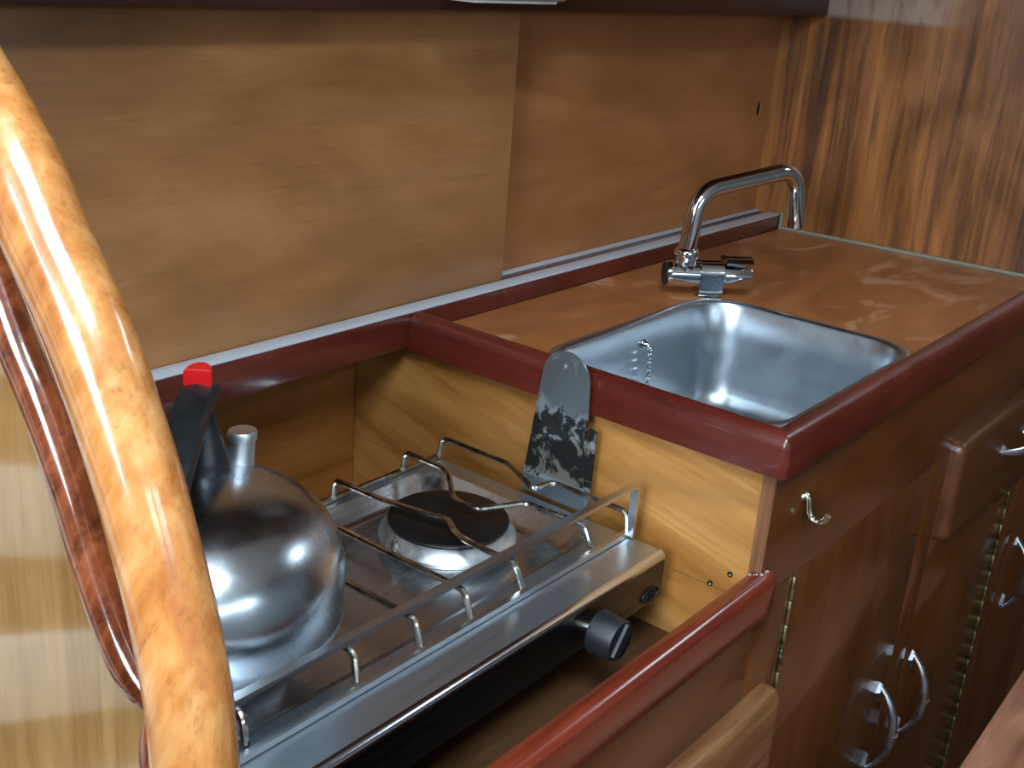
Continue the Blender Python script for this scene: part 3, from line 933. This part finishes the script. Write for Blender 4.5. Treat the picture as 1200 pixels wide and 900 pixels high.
WA = [(-0.0150, YB, ZR), (-0.0150, YB - 0.004, ZW), (-0.0145, 0.2840, ZW), (-0.0420, 0.2330, ZW), (-0.0160, 0.2290, ZW), (-0.0155, 0.1410, ZW), (-0.0155, 0.1385, ZR)]
WB = [(-0.0700, YB, ZR), (-0.0710, YB - 0.004, ZW), (-0.0706, 0.3270, ZW), (-0.0790, 0.3090, ZW), (-0.1120, 0.2745, ZW), (-0.1170, 0.2610, ZW), (-0.1140, 0.2400, ZW), (-0.0720, 0.2190, ZW), (-0.0665, 0.1530, ZW), (-0.0640, YF - 0.0015, ZR)]
WC = [(-0.1660, YB, ZR), (-0.1680, YB - 0.004, ZW), (-0.1660, 0.3200, ZW), (-0.1560, 0.2640, ZW), (-0.1500, 0.2460, ZW), (-0.1640, 0.2250, ZW), (-0.1690, 0.2080, ZW), (-0.1690, 0.1540, ZW), (-0.1650, YF - 0.0015, ZR)]
WD = [(-0.2325, YB, ZR), (-0.2325, YB - 0.004, ZW), (-0.2330, 0.1540, ZW), (-0.2330, YF - 0.0015, ZR)]
for wp in (WA, WB, WC, WD):
    wire(wp)
    wire([(mirror(x), y, z) for x, y, z in wp])
MB().tube([(HX1 - 0.004, YB + 0.001, ZR), (HX0 + 0.004, YB + 0.001, ZR)], WR, 8).build('rear_rod', M['wire'], hob)
YRL = 0.1350
MB().strip_bar([(HX1 - 0.0015, YRL + 0.004, ZH + 0.0035), (HX0 + 0.0015, YRL + 0.004, ZH + 0.0035)], 0.0050, 0.0050, (0, 1, 0)).build('lower_rail', M['bar'], hob)
loop = [(HX1 - 0.003, YRL, ZH + 0.0020), (HX1 - 0.003, YRL, ZH + 0.0550), (HX0 + 0.003, YRL, ZH + 0.0550), (HX0 + 0.003, YRL, ZH + 0.0020)]
MB().strip_bar(fillet(loop, 0.007, 5), 0.0075, 0.0040, (0, 1, 0)).build('pot_rail', M['bar'], hob)
# control knob
KX, KZ = -0.1290, ZH - 0.0300
kn = MB().lathe([(0.0060, -0.004), (0.0060, 0.0140)], (KX, HY0, KZ), (0, -1, 0), 16)
kn.build('spindle', M['hook'], hob)
kb = MB()
loops = []
for h, r, tap_ in ((0.0060, 0.0190, 0.0), (0.0070, 0.0200, 0.0), (0.0285, 0.0186, 0.0), (0.0305, 0.0176, 0.0)):
    lp = []
    for k in range(40):
        a = 2 * PI * k / 40
        lp.append((KX + r * math.cos(a), HY0 - h, KZ + r * math.sin(a)))
    loops.append(lp)
kb.quad_strip(loops, True, True, True)
kb.quad_strip([[(KX + q * 0.0150 * math.cos(0.9) - u * (0.0062 - (h - 0.03) * 0.5) * math.sin(0.9), HY0 - h, KZ + q * 0.0150 * math.sin(0.9) + u * (0.0062 - (h - 0.03) * 0.5) * math.cos(0.9)) for q, u in ((-1, -1), (1, -1), (1.1, 0), (1, 1), (-1, 1), (-1.1, 0))] for h in (0.0300, 0.0330)], True, True, True)
kb.build('knob', M['knob_plastic'], hob)['label'] = 'black ribbed plastic control knob'
# oval badge with raised letters on the front
bc = Vector((-0.0345, HY0 - 0.0003, ZH - 0.0370))
bd = MB()
oval = [(bc.x + 0.0135 * math.cos(2 * PI * k / 36), bc.y, bc.z + 0.0066 * math.sin(2 * PI * k / 36)) for k in range(36)]
bd.tube(oval, 0.0008, 6, closed=True, up=(0, 1, 0))
bgo = bd.build('badge', M['black_ink'], fpo)
GLY = {'A': [((0, 0), (0.35, 1)), ((0.35, 1), (0.7, 0)), ((0.13, 0.38), (0.57, 0.38))],
       'B': [((0, 0), (0, 1)), ((0, 1), (0.45, 1)), ((0.45, 1), (0.58, 0.78)), ((0.58, 0.78), (0.45, 0.53)), ((0, 0.53), (0.45, 0.53)), ((0.45, 0.53), (0.62, 0.28)), ((0.62, 0.28), (0.45, 0)), ((0.45, 0), (0, 0))],
       'P': [((0, 0), (0, 1)), ((0, 1), (0.45, 1)), ((0.45, 1), (0.62, 0.75)), ((0.62, 0.75), (0.45, 0.48)), ((0.45, 0.48), (0, 0.48))],
       '8': [((0.3, 0.5), (0.05, 0.75)), ((0.05, 0.75), (0.3, 1)), ((0.3, 1), (0.55, 0.75)), ((0.55, 0.75), (0.3, 0.5)), ((0.3, 0.5), (0, 0.25)), ((0, 0.25), (0.3, 0)), ((0.3, 0), (0.6, 0.25)), ((0.6, 0.25), (0.3, 0.5))]}
lt = MB()
for i, ch_ in enumerate('ABP'):
    for (a0, a1), (b0, b1) in GLY[ch_]:
        x0 = bc.x - 0.0078 + i * 0.0056
        lt.tube([(x0 + a0 * 0.0062, bc.y, bc.z - 0.0032 + a1 * 0.0064), (x0 + b0 * 0.0062, bc.y, bc.z - 0.0032 + b1 * 0.0064)], 0.0006, 5, up=(0, 1, 0))
lt.build('badge_lettering', M['black_ink'], fpo)

# ------------------------------------------------------------------ scorched guard plate beside the stove
PXF = -0.0088
gp = thing('guard_plate', (PXF, 0.231, -0.0985), 'scorched rounded steel plate standing between the stove and the worktop end', 'plate')
yc = 0.2305
out = [(0.1955, -0.0985), (0.2015, 0.0300)]
for k in range(0, 13):
    a = math.radians(176 - 168 * k / 12)
    out.append((0.2295 + 0.0275 * math.cos(a), 0.0310 + 0.0270 * math.sin(a)))
out += [(0.2700, -0.0750), (0.2720, -0.0985)]
hp_ = [(0.2325 + 0.0026 * math.cos(2 * PI * k / 12), 0.0420 + 0.0026 * math.sin(2 * PI * k / 12)) for k in range(12)]
pl_ = MB().slab_with_hole(out, hp_, PXF, PXF + 0.0018, 'x')
pl_.build('plate', M['plate'], gp)
MB().prism([(0.1985, -0.0985), (0.1915, -0.0985), (0.1905, -0.0150), (0.1925, -0.0125), (0.1990, -0.0120)], 'x', PXF + 0.0022, PXF + 0.0052, 0.0003).build('flange', M['plate'], gp)
MB().lathe([(0.0034, 0.0), (0.0030, 0.0012), (0.0012, 0.0018)], (PXF, 0.2325, 0.0420), (-1, 0, 0), 12).build('rivet', M['screw'], gp)
nm = MB()
for i, ch_ in enumerate('88'):
    for (a0, a1), (b0, b1) in GLY['8']:
        nm.tube([(PXF - 0.0001, 0.2318 - a0 * 0.0040, -0.0035 - i * 0.0068 + a1 * 0.0062), (PXF - 0.0001, 0.2318 - b0 * 0.0040, -0.0035 - i * 0.0068 + b1 * 0.0062)], 0.0004, 5, up=(1, 0, 0))
nm.build('stamp', M['black_ink'], gp)

# ------------------------------------------------------------------ kettle
KC = Vector((-0.412, 0.265, ZW + WR + 0.0002))
ket = thing('kettle', KC, 'domed stainless steel kettle with black handle and red button on the stove', 'kettle')
prof = [(0.0, 0.0), (0.098, 0.0), (0.1060, 0.0008), (0.1090, 0.0032), (0.1102, 0.0070), (0.1102, 0.0095), (0.1097, 0.0102), (0.1097, 0.0112), (0.1102, 0.0120), (0.1102, 0.042)]
for k in range(1, 21):
    a = PI / 2 * k / 20
    prof.append((max(0.001, 0.1102 * math.cos(a) ** 0.70), 0.042 + 0.068 * math.sin(a) ** 0.98))
kp = [(r, h) for r, h in prof if r > 0.0] 
MB().lathe(kp, KC, sides=64).build('body', M['kettle'], ket, sharp=40)
PH = math.radians(40)
HU = Vector((math.cos(PH), math.sin(PH), 0))
HS = Vector((-HU.y, HU.x, 0))


def kpt(t, s, z):
    return Vector((KC.x, KC.y, 0)) + HU * t + HS * s + Vector((0, 0, z))


# filler spout with lid, on the far side of the dome
PS = math.radians(17)
sc_ = Vector((KC.x + 0.060 * math.cos(PS), KC.y + 0.060 * math.sin(PS), 0.0225))
sd = Vector((0.10 * math.cos(PS), 0.10 * math.sin(PS), 1))
MB().lathe([(0.0112, -0.012), (0.0104, 0.0), (0.0103, 0.0265)], sc_, sd, 28).build('spout', M['kettle_spout'], ket)
MB().lathe([(0.0102, 0.0265), (0.0112, 0.0270), (0.0114, 0.0325), (0.0104, 0.0345), (0.005, 0.0350)], sc_, sd, 28).build('lid', M['kettle_spout'], ket)
# handle: wide foot on the dome, grip sloping forward
hd = MB()
foot = catmull([(0.030, 0.022, 0.0190, 0.0220), (0.030, 0.042, 0.0185, 0.0210), (0.031, 0.058, 0.0140, 0.0165), (0.0315, 0.078, 0.0095, 0.0115), (0.028, 0.094, 0.0085, 0.0110)], 5)
hd.quad_strip([[kpt(t + a * math.cos(2 * PI * k / 20), b * math.sin(2 * PI * k / 20), z) for k in range(20)] for t, z, a, b in foot], True, True, True)
grip = catmull([(0.041, 0.094), (0.030, 0.0975), (0.010, 0.0945), (-0.030, 0.0800), (-0.070, 0.0580), (-0.088, 0.0400), (-0.094, 0.0200)], 5)
loops = []
for i, (t, z) in enumerate(grip):
    a = grip[max(0, i - 1)]
    b = grip[min(len(grip) - 1, i + 1)]
    tv = Vector((b[0] - a[0], b[1] - a[1])).normalized()
    nx, nz = -tv.y, tv.x
    if nz < 0:
        nx, nz = -nx, -nz
    lp = []
    for s_, h in ((-0.0125, -0.008), (0.0125, -0.008), (0.0135, 0.0), (0.0115, 0.0050), (0.0, 0.0075), (-0.0115, 0.0050), (-0.0135, 0.0)):
        lp.append(kpt(t + nx * h, s_, z + nz * h))
    loops.append(lp)
hd.quad_strip(loops, True, True, True)
hd.build('handle', M['black_plastic'], ket, sharp=30)
bt = []
for h, sc2 in ((-0.004, 1.0), (0.0125, 1.0), (0.0145, 0.86)):
    lp = [(-0.0088, -0.0100), (-0.0088, 0.0100)] + [(-0.0088 + 0.0190 * math.sin(PI * k / 8) * 0.95, 0.0100 * math.cos(PI * k / 8)) for k in range(1, 8)]
    bt.append([kpt(0.0335 + t * sc2, s_ * sc2, 0.1010 + h) for t, s_ in lp])
MB().quad_strip(bt, True, True, True).build('button', M['red_plastic'], ket)

# ------------------------------------------------------------------ board in the right foreground
sb = MB()
A, Bp = Vector((0.610, -0.1165, 0)), Vector((0.340, -0.1225, 0))
dd = (Bp - A).normalized()
A2, B2 = A - dd * 0.25, Bp + dd * 0.35
ou = [(A2.x, A2.y), (B2.x, B2.y), (B2.x, B2.y - 0.30), (A2.x, A2.y - 0.30)]
sb.prism(ou, 'z', -0.448, -0.425, 0.002)
st = thing('step_board', (0.47, -0.27, -0.95), 'pale reddish brown wooden board at the lower right corner', 'step')
sb.build('tread', M['step'], st)
for xx in (0.12, 0.80):
    MB().box(xx, xx + 0.02, -0.40, -0.14, -0.95, -0.448).build('side_panel', M['cabin_wood'], st)
